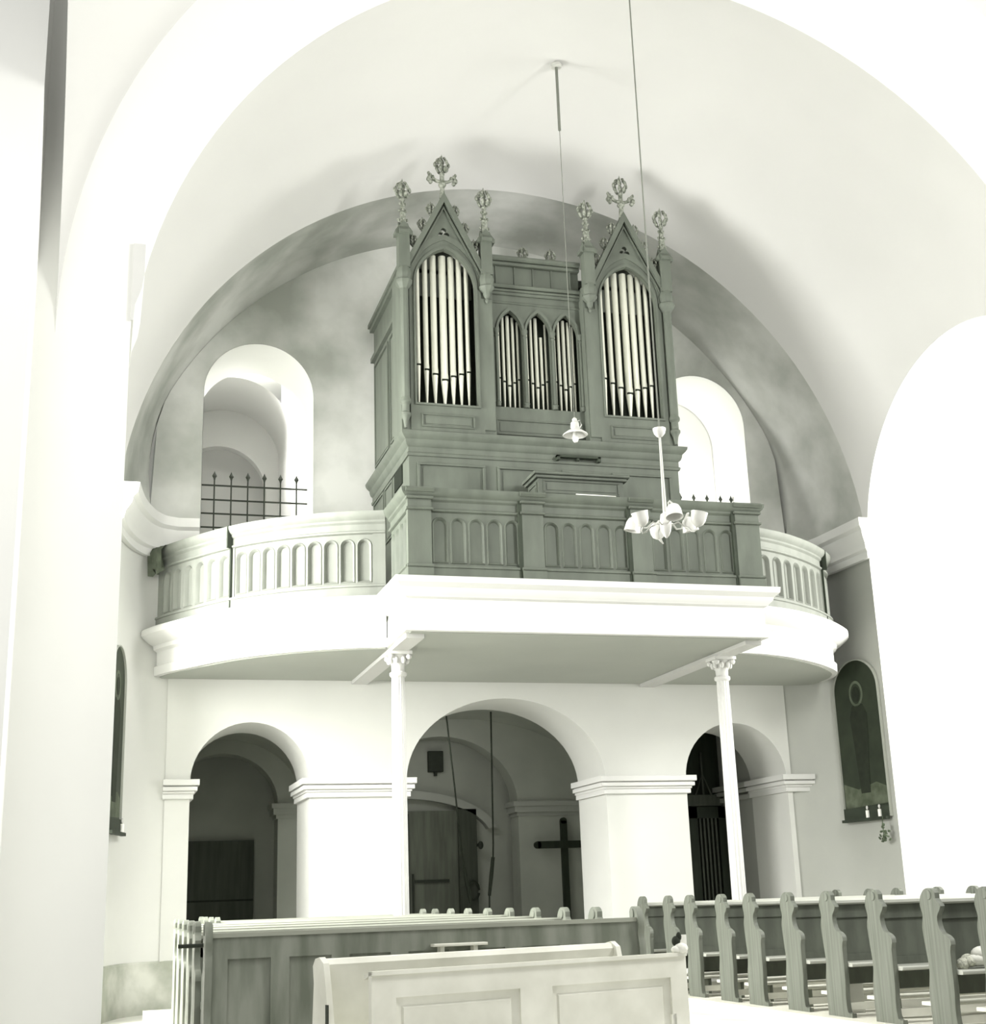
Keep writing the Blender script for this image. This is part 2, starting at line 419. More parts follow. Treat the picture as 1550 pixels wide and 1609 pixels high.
# rooms behind the two upper niches
rows = [[(1.88+.93*math.cos(PI*j/24), y, 8.70+.90*math.sin(PI*j/24)) for j in range(25)] for y in (20.75, 22.3)]
mb = MB().grid(rows)
mb.grid([[(2.81, y, z) for z in (5, 8.70)] for y in (20.75, 22.3)]); mb.grid([[(.95, y, z) for z in (5, 8.70)] for y in (20.75, 22.3)])
struct('ceiling_tower_passage', mb, PLASTER_V, sharp=60)
struct('wall_tower_inner', MB().plate([[(.8, 5)]+notch(round_hole(1.05, 2.60, 5, 8.15, .80), 5)+[(3.0, 5), (3.0, 9.6), (.8, 9.6)]], 22.3, 22.5, XZ), PLASTER_V)
struct('wall_tower_back', MB().box(.5, 3.5, 23.0, 23.2, 5, 9.8), PLASTER_V)
struct('wall_tower_side', MB().box(2.83, 5.3, 22.0, 22.2, 5, 10.2), PLASTER)
struct('wall_tower_left', MB().box(.6, .8, 20.2, 23.0, 5, 10.2), PLASTER)
struct('ceiling_tower', MB().box(.5, 10.9, 20.2, 23.2, 10.2, 10.4), PLASTER)
struct('floor_tower', MB().box(.5, 10.9, 20.2, 23.2, 5.0, 5.1), PLASTER)
struct('wall_niche_back', MB().box(7.0, 10.8, 20.21, 20.4, 5.1, 10.2), PLASTER)
struct('wall_niche_side', MB().box(10.1, 10.3, 20.2, 21.3, 5.1, 10.2), PLASTER)

# ------------------------------------------------------------------ gallery
BL = resample([(3.42, 16.42), (3.05, 16.52), (2.62, 16.70), (2.2, 16.95), (1.78, 17.30), (1.45, 17.70), (1.17, 18.12), (.92, 18.52), (.76, 18.86)], .07)
BR = resample([(8.04, 16.36), (8.5, 16.42), (8.97, 16.60), (9.4, 16.86), (9.8, 17.16), (10.16, 17.50), (10.42, 17.82), (10.60, 18.25), (10.66, 18.7)], .07)
PTH_L = Path(BL[::-1]); PTH_R = Path(BR)     # both run left to right so the normal points outwards
gal = thing('organ_gallery', 'white plaster organ gallery balcony with curved wings carried on two slender columns', 'balcony', (5.7, 17.5, 4.48))
def inset(P, d, n=50):
    r = []
    for i in range(n+1):
        p, q = P.at(P.L*i/n); r.append((p.x-q.x*d, p.y-q.y*d))
    return r
poly = [(.85, 19.0)]+inset(PTH_L, .05)+[(3.49, 15.36), (7.98, 15.36)]+inset(PTH_R, .05)+[(10.60, 19.0)]
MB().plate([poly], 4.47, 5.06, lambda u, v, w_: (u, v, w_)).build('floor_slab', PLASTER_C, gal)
fprof = [(-.12, 4.48), (.03, 4.48), (.035, 4.60), (.0, 4.62), (.0, 4.80), (.05, 4.83), (.06, 4.88), (.13, 4.91), (.22, 4.98), (.24, 5.00), (.24, 5.07), (.20, 5.10), (-.12, 5.10)]
MB().sweep(BL[::-1], fprof).build('curved_fascia', TRIM, gal)
MB().sweep(BR, fprof).build('curved_fascia', TRIM, gal)
ff = [(-.12, 4.48), (.03, 4.48), (.035, 4.575), (.0, 4.59), (.0, 4.86), (.04, 4.88), (.05, 4.90), (.09, 4.94), (.10, 4.98), (.16, 5.03), (.17, 5.10), (-.12, 5.10)]
MB().sweep([(3.44, 16.7), (3.44, 15.30), (8.03, 15.30), (8.03, 16.65)], ff).build('front_fascia', TRIM, gal)
for xb in (3.56, 7.92): MB().box(xb-.11, xb+.11, 15.45, 19.0, 4.42, 4.53).build('beam', PLASTER_V, gal)

# wooden parapets with round-headed panels
def cells(mb, fn, u0, u1, z0, z1, n, pw, pz0, pz1, dep=.028, thick=.07, bead=.011, sub=1):
    pitch = (u1-u0)/n
    for i in range(n):
        a = u0+i*pitch; b = a+pitch; c = (a+b)/2; zs = pz1-pw/2
        hole = round_hole(c-pw/2, c+pw/2, pz0, zs, pw/2, 12)
        inn = round_hole(c-pw/2+.018, c+pw/2-.018, pz0+.018, zs, pw/2-.018, 12)
        ring = round_hole(c-pw/2-.02, c+pw/2+.02, pz0-.02, zs, pw/2+.02, 12)
        N = len(hole)
        V = [(a, z0), (b, z0), (b, z1), (a, z1)]
        tr = tessellate_polygon([[Vector((*p, 0)) for p in V], [Vector((*p, 0)) for p in ring]])
        mb.add([fn(p[0], p[1], 0) for p in V+ring], tr)
        vv = [fn(p[0], p[1], 0) for p in ring]+[fn((p[0]+q[0])/2, (p[1]+q[1])/2, bead) for p, q in zip(ring, hole)]+[fn(p[0], p[1], 0) for p in hole]+[fn(p[0], p[1], -dep) for p in inn]
        fs = []
        for L in range(3):
            for k in range(N):
                fs.append((L*N+k, L*N+(k+1) % N, (L+1)*N+(k+1) % N, (L+1)*N+k))
        fs.append(tuple(range(3*N, 4*N)))
        mb.add(vv, fs)
        mb.add([fn(p[0], p[1], -thick) for p in V], [(3, 2, 1, 0)])
    return mb
Z0, Z1 = 5.10, 6.215
def par_profiles(path, mb_rail, mb_base, k=1.0):
    mb_base.sweep(path, [(-.03, Z0), (.035, Z0), (.035, 5.24), (.05, 5.25), (.045, 5.275), (.0, 5.29), (-.03, 5.29)])
    mb_rail.sweep(path, [(-.07, 5.93), (.0, 5.93), (.03, 5.945), (.035, 5.965), (.008, 5.98), (.008, 6.06), (.035, 6.085), (.04, 6.11), (.075, 6.14), (.095, 6.175), (.10, Z1), (-.09, Z1), (-.09, 6.1), (-.07, 6.09)])
YP = 15.36
par = thing('gallery_parapet', 'dark grey-green wooden parapet with arched panels in front of the organ console', 'parapet', (5.75, YP, Z0), group=None)
base = MB(); rail = MB()
pth = [(3.48, 16.36), (3.48, YP), (8.04, YP), (8.04, 16.30)]
par_profiles(pth, rail, base)
rail.build('cap_rail', WOOD, par); base.build('base_board', WOOD, par)
fnc = lambda u, v, w_: (u, YP-w_, v)
mb = MB()
for a, b in ((3.75, 4.885), (5.155, 6.305), (6.575, 7.735)): cells(mb, fnc, a, b, 5.27, 5.95, 5, .165, 5.325, 5.86)
mb.box(3.48, 8.04, YP+.045, YP+.08, 5.1, 6.1)
mb.build('panel_front', WOOD, par)
for nm, X, flip in (('panel_side', 3.48, -1), ('panel_side', 8.04, 1)):
    fs_ = (lambda X, fl: (lambda u, v, w_: (X+fl*w_, u, v)))(X, flip)
    mb = cells(MB(), fs_, YP, 16.34, 5.27, 5.95, 4, .165, 5.325, 5.86); mb.build(nm, WOOD, par)
for a, b in ((3.46, 3.75), (4.885, 5.155), (6.305, 6.575), (7.735, 8.065)):
    mb = MB().bbox(a, b, YP-.055, YP+.02, Z0, Z1+.003, .008)
    mb.bbox(a-.012, b+.012, YP-.085, YP+.02, Z0, 5.24, .01).bbox(a-.018, b+.018, YP-.095, YP+.02, 5.24, 5.275, .01)
    mb.bbox(a-.02, b+.02, YP-.09, YP, 5.945, 5.975, .01).bbox(a-.02, b+.02, YP-.095, YP, 6.08, 6.11, .01).bbox(a-.03, b+.03, YP-.135, YP, 6.16, Z1+.004, .03)
    p = mb.build('pilaster', WOOD, par, weld=False)
    if a > 4: MB().box(a-.045, a-.001, YP-.05, YP, Z0+.005, Z1-.01).build('dark_edge_strip', WOODD, p)  # narrow raised dark strip along the pilaster's left edge
def curved_parapet(P, label, n1, split, n2, w0, w1):
    pp_, nn_ = P.at(P.L/2)
    t = thing('curved_parapet', label, 'parapet', (pp_.x, pp_.y, Z0))
    path = [tuple(P.at(P.L*i/60)[0]-P.at(P.L*i/60)[1]*0.0) for i in range(61)]
    r, b = MB(), MB(); par_profiles(path, r, b); r.build('cap_rail', WOOD_LIT, t); b.build('base_board', WOOD_LIT, t)
    fn = P.fn(); mb = MB()
    cells(mb, fn, w0, split-.02, 5.27, 5.95, n1, .155, 5.325, 5.86, dep=.045)
    cells(mb, fn, split+.06, P.L-w1, 5.27, 5.95, n2, .155, 5.325, 5.86, dep=.045)
    # plain stiles at the ends
    for a, b_ in ((0, w0), (split-.02, split+.06), (P.L-w1, P.L)):
        if b_-a > .01:
            pl = [(a, 5.27), (b_, 5.27), (b_, 5.95), (a, 5.95)]
            mb.plate([pl], -.07, .012, fn)
    mb.build('panel_front', WOOD_LIT, t)
    st = MB().plate([[(split, Z0+.01), (split+.022, Z0+.01), (split+.022, Z1+.012), (split, Z1+.012)]], -.02, .045, fn)
    st.plate([[(split, 5.93), (split+.02, 5.93), (split+.02, Z1+.008), (split, Z1+.008)]], -.02, .105, fn)
    st.build('dark_strip', WOODD, t)
    return t
cl = curved_parapet(PTH_L, 'curved panelled parapet with dark drape on the left wing of the gallery', 6, 1.62, 9, .14, .16)
crp = curved_parapet(PTH_R, 'curved panelled parapet on the right wing of the gallery', 9, 2.42, 2, .05, .16)
# dark drape over the left end of the rail
mb = MB(); fn = PTH_L.fn(); rows = []
for i in range(13):
    u = -.02+.40*i/12; r = []
    for w_, z, k in ((-.1, 5.98, 1), (-.12, 6.14, 1), (-.10, 6.235, .3), (0, 6.24, .3), (.10, 6.235, .3), (.145, 6.16, 1), (.13, 6.0, 1.4), (.11, 5.88-.05*math.sin(i), 1.8)):
        r.append(fn(max(.0, u), z-.03*i/12, w_+.026*k*math.sin(i*1.7)+.025))
    rows.append(r)
mb.grid(rows)
tag(mb.build('drape', CLOTHG, sharp=80), 'dark folded drape hanging over the far left end of the gallery rail', 'drape')

# ------------------------------------------------------------------ columns
def column(x, label):
    t = thing('column', label, 'column', (x, 16.42, FLZ), group='slender columns under the gallery')
    MB().box(x-.16, x+.16, 16.26, 16.58, FLZ, FLZ+.3).lathe([(.15, .3), (.15, .36), (.11, .42)], (x, 16.42, FLZ), 24).build('base', TRIM, t)
    MB().lathe([(.096, .42), (.094, 1.2), (.088, 2.6), (.081, 3.95)], (x, 16.42, FLZ), 32, flute=.09).build('shaft', TRIM, t)
    mb = MB().lathe([(.09, 3.93), (.105, 3.95), (.105, 3.98), (.08, 4.0), (.085, 4.1), (.12, 4.2), (.13, 4.22)], (x, 16.42, FLZ), 24)
    mb.box(x-.15, x+.15, 16.27, 16.57, FLZ+4.20, FLZ+4.24)
    for k in range(8):
        a = 2*PI*k/8+PI/8; R = .115
        mb.ball((x+R*math.cos(a), 16.42+R*math.sin(a), FLZ+4.13), .03, .03, .045, 8, 6)
    for k in range(4):
        a = PI/4+k*PI/2
        mb.ball((x+.16*math.cos(a), 16.42+.16*math.sin(a), FLZ+4.17), .036, .036, .036, 8, 6)
    mb.build('capital', TRIM, t)
    return t
column(3.56, 'slender white fluted column under the left side of the gallery')
column(7.92, 'slender white fluted column under the right side of the gallery')

# ------------------------------------------------------------------ organ
OC = 5.60
org = thing('pipe_organ', 'tall grey-green gothic pipe organ with two gabled towers on the gallery', 'organ', (OC, 17.6, 5.06))
def panel(mb, x0, x1, z0, z1, y, d=.02, bw=.022):
    # raised bead frame on a front face at y
    for a, b, c, e in ((x0, x1, z0, z0+bw), (x0, x1, z1-bw, z1), (x0, x0+bw, z0+bw, z1-bw), (x1-bw, x1, z0+bw, z1-bw)):
        mb.bbox(a, b, y-d, y+.005, c, e, .006)
    mb.box(x0+bw*2.4, x1-bw*2.4, y-.008, y+.005, z0+bw*2.4, z1-bw*2.4)
def panel_x(mb, y0, y1, z0, z1, x, d=.02, bw=.025):
    for a, b, c, e in ((y0, y1, z0, z0+bw), (y0, y1, z1-bw, z1), (y0, y0+bw, z0+bw, z1-bw), (y1-bw, y1, z0+bw, z1-bw)):
        mb.box(x-d, x+.005, a, b, c, e)
    mb.box(x-.008, x+.005, y0+bw*2.4, y1-bw*2.4, z0+bw*2.4, z1-bw*2.4)
mb = MB().box(3.76, 7.54, 16.5, 18.9, 5.06, 7.06)
for a, b in ((3.87, 4.78), (4.95, 5.75), (5.85, 6.42), (6.56, 7.42)): panel(mb, a, b, 6.15, 6.93, 16.5, .028, .03)
panel_x(mb, 17.5, 18.0, 6.2, 7.0, 3.76); panel_x(mb, 18.1, 18.8, 6.2, 7.0, 3.76)
lc = mb.build('lower_case', WOOD, org, weld=False)
MB().box(3.745, 3.765, 16.88, 17.36, 6.76, 7.03).build('opening_shade_panel', DARK, lc)  # black panel, the shade of a hole in the case put into colour
pth = [(3.76, 18.9), (3.76, 16.5), (7.54, 16.5), (7.54, 18.9)]
MB().sweep(pth, [(-.05, 7.02), (.02, 7.02), (.03, 7.055), (.01, 7.07), (.01, 7.14), (.035, 7.16), (.05, 7.20), (.055, 7.235), (.09, 7.27), (.11, 7.30), (.115, 7.335), (.0, 7.35), (-.05, 7.35)]).build('lower_cornice', WOOD, org)
# upper case body
mb = MB().box(3.79, 7.42, 16.95, 18.88, 7.35, 9.82)
panel_x(mb, 16.75, 17.65, 7.55, 9.15, 3.78); panel_x(mb, 17.8, 18.75, 7.55, 9.15, 3.78)
mb.box(3.735, 3.80, 16.5, 18.88, 9.24, 9.31); mb.box(3.76, 3.80, 16.5, 18.88, 7.35, 7.5)
mb.box(3.70, 7.50, 16.74, 18.9, 9.80, 9.86).box(3.73, 7.47, 16.72, 18.9, 9.74, 9.80).box(3.70, 3.80, 16.48, 16.76, 9.80, 9.86)
mb.box(3.765, 3.80, 16.45, 16.98, 7.35, 9.80).box(7.40, 7.43, 16.45, 16.98, 7.35, 9.80)
mb.build('upper_case', WOOD, org, weld=False)
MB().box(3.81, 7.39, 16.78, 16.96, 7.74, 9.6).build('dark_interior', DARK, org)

def finial(mb, x, y, z, s=1.0):
    # leafy knob about .28*s high, .24*s wide
    mb.lathe([(.03*s, 0), (.035*s, .02*s), (.018*s, .05*s), (.02*s, .2*s), (.012*s, .26*s), (.002*s, .30*s)], (x, y, z), 8)
    for k in range(6):
        a = 2*PI*k/6
        for (h, R, rx, rz, tl) in ((.075, .062, .022, .042, .5), (.15, .088, .024, .040, -.2), (.215, .055, .020, .036, -.7)):
            mb.ball((x+R*s*math.cos(a), y+R*s*math.sin(a), z+h*s), rx*s, rx*s, rz*s, 6, 5,
                    Matrix.Rotation(tl*math.cos(a), 3, 'Y') @ Matrix.Rotation(-tl*math.sin(a), 3, 'X'))
    return mb
def tree_pipe(x, y, zf, zm, zt, r):
    mb = MB().lathe([(.010, 0), (r*.97, zm-zf-.01), (r, zm-zf), (r, zt-zf)], (x, y, zf), 14)
    p = mb.build('pipe', PIPE, org, sharp=40)
    # mouth: dark slot between lips, with a raised upper lip
    MB().box(x-r*.85, x+r*.85, y-r*1.06, y-r*.2, zm+.005, zm+.028).build('mouth', DARK, p)
    mb = MB(); rows = []
    for z, k in ((zm+.03, 1.13), (zm+.07, 1.13), (zm+.11, 1.03)):
        rows.append([(x+r*k*math.sin(a*.2), y-r*k*math.cos(a*.2), z) for a in range(-5, 6)])
    mb.grid(rows).build('upper_lip', PIPE, p)
def trefoil(cx, cz, r, n=36):
    pts = []; d, q = r*.75, r*.62
    for i in range(n):
        th = 2*PI*i/n; best = r*.2
        for k in range(3):
            dl = th-(PI/2+k*2*PI/3); sq = q*q-(d*math.sin(dl))**2
            if sq > 0: best = max(best, d*math.cos(dl)+math.sqrt(sq))
        pts.append((cx+best*math.cos(th), cz+best*math.sin(th)))
    return pts
def tower(xc):
    t = xc; y = 16.42
    zg = 10.78
    outl = [(t-.50, 7.35), (t+.50, 7.35), (t+.50, 9.82), (t, zg), (t-.50, 9.82)]
    hole = pointed(t-.415, t+.415, 7.73, 9.42, 9.97)
    mb = MB().plate([outl, hole, trefoil(t, 10.215, .060)], y, y+.07, XZ)
    # stepped moulding round the pipe opening
    h2 = pointed(t-.445, t+.445, 7.70, 9.42, 10.02)
    mb.plate([h2, pointed(t-.418, t+.418, 7.727, 9.42, 9.975)], y-.025, y+.005, XZ)
    # stronger second arch line in the spandrel
    mb.plate([[(t-.5, 9.45), (t-.46, 9.42)]+[(a, b+.06) for a, b in pointed(t-.46, t+.46, 9.42, 9.42, 10.05)[2:]][::-1]+[(t+.46, 9.42), (t+.5, 9.45)]+[(a, b+.12) for a, b in pointed(t-.5, t+.5, 9.45, 9.45, 10.07)[2:]]], y-.012, y+.005, XZ)
    mb.plate([[(t-.45, 9.4), (t+.45, 9.4), (t+.45, 9.78), (t+.12, 10.10), (t-.12, 10.10), (t-.45, 9.78)]], y+.30, y+.33, XZ)
    panel(mb, t-.36, t+.36, 7.40, 7.585, y, .02, .02)
    tw = mb.build('tower_front', WOOD, org, weld=False)
    # gable mouldings
    mb = MB()
    for o, wd, d in ((.0, .075, .07), (.105, .022, .03)):
        k = .98/.50  # slope
        for sx in (-1, 1):
            a = (t, zg-o*1.9+.03); b = (t+sx*.52, zg-o*1.9+.03-.52*k*1.0)
            mb.plate([[a, b, (b[0], b[1]-wd*2.0), (a[0], a[1]-wd*2.0)]], y-d, y+.08, XZ)
    # roof behind the gable
    for sx in (-1, 1):
        mb.add([(t, y, zg), (t+sx*.5, y, 9.8), (t+sx*.5, 16.62, 9.8), (t, 16.62, zg-.0)], [(0, 1, 2, 3)])
    mb.build('gable', WOOD, org, weld=False)
    mb = MB()
    for sx in (-1, 1):
        for k in range(3):
            u = (.39, .26, .135)[k]; z = zg+.03-u*1.96-.07
            finial(MB(), t+sx*(u+.035), y+.02, z, .70).build('crocket', GILT, org)
    mb = MB().lathe([(.045, -.03), (.035, .08), (.03, .14), (.05, .16), (.058, .185), (.035, .21), (.03, .35)], (t, y+.02, zg), 10)
    finial(mb, t, y+.02, zg+.33, 1.08)
    for sx in (-1, 1):
        mb.tube([(t, y+.02, zg+.22), (t+sx*.08, y+.02, zg+.235), (t+sx*.14, y+.02, zg+.27)], [.026, .024, .026], 8)
        for dx, dz, r in ((.17, .32, .032), (.19, .265, .034), (.13, .30, .026), (.165, .225, .030), (.19, .355, .022)):
            mb.ball((t+sx*dx, y+.02, zg+dz-.01), r, r*1.2, r*1.15, 7, 5)
    mb.build('cross_finial', GILT, org)
    # pipes
    xs = (-.355, -.245, -.13, 0, .12, .23, .335); rs = (.032, .036, .043, .050, .042, .037, .031)
    zm = (8.30, 8.235, 8.175, 8.10, 8.16, 8.20, 8.24)
    for a, r, z in zip(xs, rs, zm):
        zt = 9.42+.55*math.sqrt(max(0, 1-(abs(a)/.47)**1.6))+.05
        tree_pipe(t+a, y+.15, 7.70, z, min(zt, 9.93), r)
def pinnacle(x, outer):
    y = 16.40
    mb = MB()
    # collar, shaft, gablet
    mb.lathe([(.05, 9.20), (.03, 9.24)] if False else [(.010, 9.22), (.026, 9.25), (.02, 9.29), (.046, 9.33), (.05, 9.37), (.10, 9.42), (.112, 9.45), (.09, 9.47), (.095, 9.50), (.105, 9.56), (.09, 9.62), (.085, 9.64)] if not outer else
             [(.06, 9.20), (.06, 9.32), (.09, 9.36), (.115, 9.40), (.118, 9.44), (.09, 9.46), (.095, 9.50), (.105, 9.55), (.09, 9.60), (.085, 9.64)], (x, y, 0), 8, ph=PI/8)
    mb.lathe([(.110, 9.62), (.106, 10.16)], (x, y, 0), 4, ph=PI/4)
    g = .12
    for rot in range(2):
        pts = [(-g, 10.10), (g, 10.10), (g, 10.15), (0, 10.30), (-g, 10.15)]
        if rot == 0: mb.plate([[(x+a, z) for a, z in pts]], y-.075, y+.075, XZ)
        else: mb.plate([[(y+a, z) for a, z in pts]], x-.07, x+.07, YZ)
    if outer:
        mb.lathe([(.06, 7.74), (.058, 9.30)], (x, y, 0), 8, ph=PI/8)
        mb.lathe([(.02, 7.36), (.035, 7.46), (.05, 7.50), (.07, 7.53), (.07, 7.56), (.05, 7.58), (.05, 7.68), (.075, 7.71), (.075, 7.74), (.058, 7.78)], (x, y, 0), 12)
    p = mb.build('pinnacle', WOOD, org, weld=False)
    mb = MB().lathe([(.068, 10.14), (.045, 10.42), (.05, 10.45), (.03, 10.47), (.035, 10.55), (.022, 10.66)], (x, y, 0), 4, ph=PI/4)
    for z, r in ((10.34, .058), (10.48, .046), (10.58, .036)):
        for k in range(4):
            a = PI/2*k; mb.ball((x+r*math.cos(a), y+r*math.sin(a), z), .018, .018, .024, 6, 5)
    finial(mb, x, y, 10.63, 1.12)
    mb.build('spire', GILT, p)
for s in (-1, 1):
    xc = OC+s*1.32
    tower(xc)
    pinnacle(xc-.575, s < 0); pinnacle(xc+.575, s > 0)
    # stile between tower and centre
    xi = xc-s*.575
    MB().box(xi-.09, xi+.09, 16.44, 16.95, 7.35, 9.62).bbox(xi-.075, xi+.075, 16.42, 16.46, 7.40, 9.3, .01).build('stile', WOOD, org)
    xo = xc+s*.56
    MB().box(xo-.06, xo+.06, 16.44, 16.95, 7.35, 9.62).build('stile', WOOD, org)
# centre section
mb = MB()
xa, xb = 4.93, 6.27; y = 16.6
holes = [(5.06, 5.40), (5.465, 5.805), (5.87, 6.21)]
LO = [[(xa, 7.35), (xb, 7.35), (xb, 9.62), (xa, 9.62)]]+[pointed(a, b, 7.82, 8.92, 9.22) for a, b in holes]
mb.plate(LO, y, y+.06, XZ)
for a, b in holes:
    mb.plate([pointed(a-.035, b+.035, 8.90, 8.92, 9.275)[2:]+[(a-.035, 8.90), (a-.003, 8.90)]+pointed(a-.003, b+.003, 8.92, 8.92, 9.225)[2:][::-1]+[(b+.003, 8.90), (b+.035, 8.90)]], y-.03, y+.005, XZ)
panel(mb, xa+.06, xb-.06, 7.42, 7.64, y, .02, .02)
mb.build('centre_front', WOOD, org, weld=False)
mb = MB().box(xa, xb, y+.02, y+.35, 9.60, 9.97)
for i in range(5): mb.box(xa+.12+i*.27, xa+.14+i*.27, y+.005, y+.03, 9.62, 9.92)
mb.bbox(xa, xb, y-.06, y+.3, 9.50, 9.535, .01).bbox(xa, xb, y-.04, y+.3, 9.455, 9.50, .01).bbox(xa, xb, y-.09, y+.3, 9.545, 9.60, .02)
mb.bbox(xa, xb, y-.05, y+.35, 9.90, 9.95, .01).bbox(xa, xb, y-.09, y+.38, 9.955, 10.03, .02)
mb.bbox(xa, xb, y-.02, y+.1, 9.33, 9.36, .01)
mb.build('centre_cornice', WOOD, org, weld=False)
for x in (5.03, 5.433, 5.838, 6.245):
    MB().lathe([(.035, 7.82), (.035, 7.86), (.042, 7.88), (.024, 7.90), (.022, 8.83), (.036, 8.85), (.024, 8.87), (.045, 8.92), (.045, 8.95)], (x, y-.01, 0), 12).build('colonnette', WOOD, org)
for a, b in holes:
    c = (a+b)/2
    dxs = (-.135, -.07, 0, .07, .135); rr = (.017, .021, .026, .021, .016); zz = (8.26, 8.21, 8.15, 8.20, 8.25)
    for k in range(5):
        short = (holes.index((a, b)) == 1 and k == 3)
        tree_pipe(c+dxs[k]*1.02, y+.12, 7.80, zz[k], 8.92 if short else (9.0+.2*math.sqrt(max(0, 1-(abs(dxs[k])/.17)**2))), rr[k])
for x in (5.475, 5.885):
    finial(MB(), x, 16.65, 10.03, .80).build('finial', GILT, org)
MB().bbox(5.76, 6.38, 16.40, 16.47, 7.09, 7.12, .005).box(5.76, 5.80, 16.40, 16.5, 7.05, 7.12).box(6.34, 6.38, 16.40, 16.5, 7.05, 7.12).box(6.05, 6.08, 16.42, 16.5, 7.06, 7.1).build('music_rail', WOODD, org, weld=False)

# console
con = thing('organ_console', 'wooden organ console standing behind the gallery parapet', 'organ console', (5.9, 16.1, 5.06))
mb = MB().box(5.32, 6.48, 15.92, 16.36, 5.06, 6.64)
panel(mb, 5.38, 6.42, 6.42, 6.60, 15.92, .015, .02); panel(mb, 5.38, 6.42, 5.5, 6.36, 15.92, .015, .02); panel_x(mb, 15.97, 16.3, 5.6, 6.58, 5.32, .012)
mb.build('body', WOOD, con, weld=False)
mb = MB().bbox(5.25, 6.55, 15.85, 16.40, 6.66, 6.70, .01).bbox(5.28, 6.52, 15.88, 16.38, 6.62, 6.66, .008)
mb.build('lid', WOOD, con, weld=False)
tag(MB().tube([(5.62, 15.36, 6.236), (5.9, 15.37, 6.238), (6.15, 15.38, 6.236)], .022, 12).build('paper_roll', PAPER), 'rolled white paper lying on the parapet rail in front of the console', 'paper')

# ------------------------------------------------------------------ lamps
# pendant over the gallery
lx, ly = 5.49, 14.93
pn = thing('pendant_lamp', 'small white pendant lamp with a flat enamel shade hanging before the organ', 'lamp', (lx, ly, 6.78))
MB().lathe([(.07, 12.02), (.07, 12.06), (.03, 12.10), (.02, 12.12)], (lx, ly, 0), 12).build('ceiling_rose', METALW, pn)
MB().tube([(lx, ly, 12.05), (lx, ly, 11.08)], .020, 8).build('hanger_pipe', CORDG, pn)
MB().tube([(lx, ly, 11.08), (lx, ly, 7.05)], .0048, 6).build('cord', CORDG, pn)
MB().lathe([(.012, 7.10), (.03, 7.08), (.03, 7.05), (.05, 7.03), (.055, 6.97), (.045, 6.955), (.045, 6.93)], (lx, ly, 0), 16).build('lamp_holder', METALW, pn)
MB().tube([(lx+.02, ly, 7.05), (lx+.07, ly, 7.07), (lx+.085, ly, 7.01), (lx+.05, ly, 6.95)], .008, 6).build('cable_loop', METALW, pn)
MB().lathe([(.05, 6.945), (.09, 6.93), (.15, 6.885), (.155, 6.875), (.15, 6.87), (.09, 6.91), (.05, 6.92)], (lx, ly, 0), 28).build('lamp_shade', GLASSW, pn)
MB().lathe([(.03, 6.93), (.03, 6.88), (.038, 6.84), (.038, 6.81), (.02, 6.78), (.004, 6.775)], (lx, ly, 0), 14).build('bulb', GLASSW, pn)
# five-armed chandelier
hx, hy = 5.31, 12.0
ch = thing('chandelier', 'white glass chandelier with five cup shades hanging on a long cord', 'chandelier', (hx, hy, 4.75))
MB().tube([(hx, hy, 11.55), (hx, hy, 5.93)], .008, 6).build('cord', CORDG, ch)
MB().lathe([(.008, 5.94), (.066, 5.935), (.066, 5.92), (.055, 5.88), (.03, 5.85), (.012, 5.84)], (hx, hy, 0), 20).build('canopy_cup', GLASSW, ch)
MB().tube([(hx, hy, 5.86), (hx, hy, 5.4), (hx, hy, 5.0)], [.011, .016, .022], 10).build('stem', METALW, ch)
MB().lathe([(.02, 5.06), (.045, 5.04), (.058, 4.97), (.058, 4.92), (.045, 4.86), (.025, 4.82), (.008, 4.80)], (hx, hy, 0), 20).build('body', GLASSW, ch)
for k in range(6):
    a = math.radians(81+60*k)
    ca, sa = math.cos(a), math.sin(a); down = k % 2 == 1
    if down: q = ((.04, 4.93), (.12, 4.97), (.18, 4.92), (.23, 4.93), (.255, 5.02), (.275, 5.08), (.30, 5.09), (.31, 5.06))
    else: q = ((.04, 4.92), (.12, 4.95), (.18, 4.90), (.22, 4.88), (.26, 4.83), (.29, 4.82), (.305, 4.84), (.31, 4.87))
    pts = [(hx+R*ca-sa*.035*math.sin(i*.9), hy+R*sa+ca*.035*math.sin(i*.9), z) for i, (R, z) in enumerate(q)]
    am = MB().tube(pts, .0085, 8).build('arm', METALW, ch)
    e = pts[-1]
    prof = [(.012, .0), (.03, -.008), (.058, -.03), (.074, -.07), (.080, -.13), (.085, -.15), (.081, -.148), (.075, -.13), (.068, -.075), (.05, -.035), (.025, -.015)]
    sh = MB().lathe(prof, (0, 0, 0), 20)
    R_ = Matrix.Rotation(math.radians(-14 if down else 166+28), 3, Vector((-sa, ca, 0)))
    sh.v = [tuple(R_ @ Vector(v)+Vector(e)) for v in sh.v]
    sh.build('glass_shade', GLASSW, am, sharp=50)

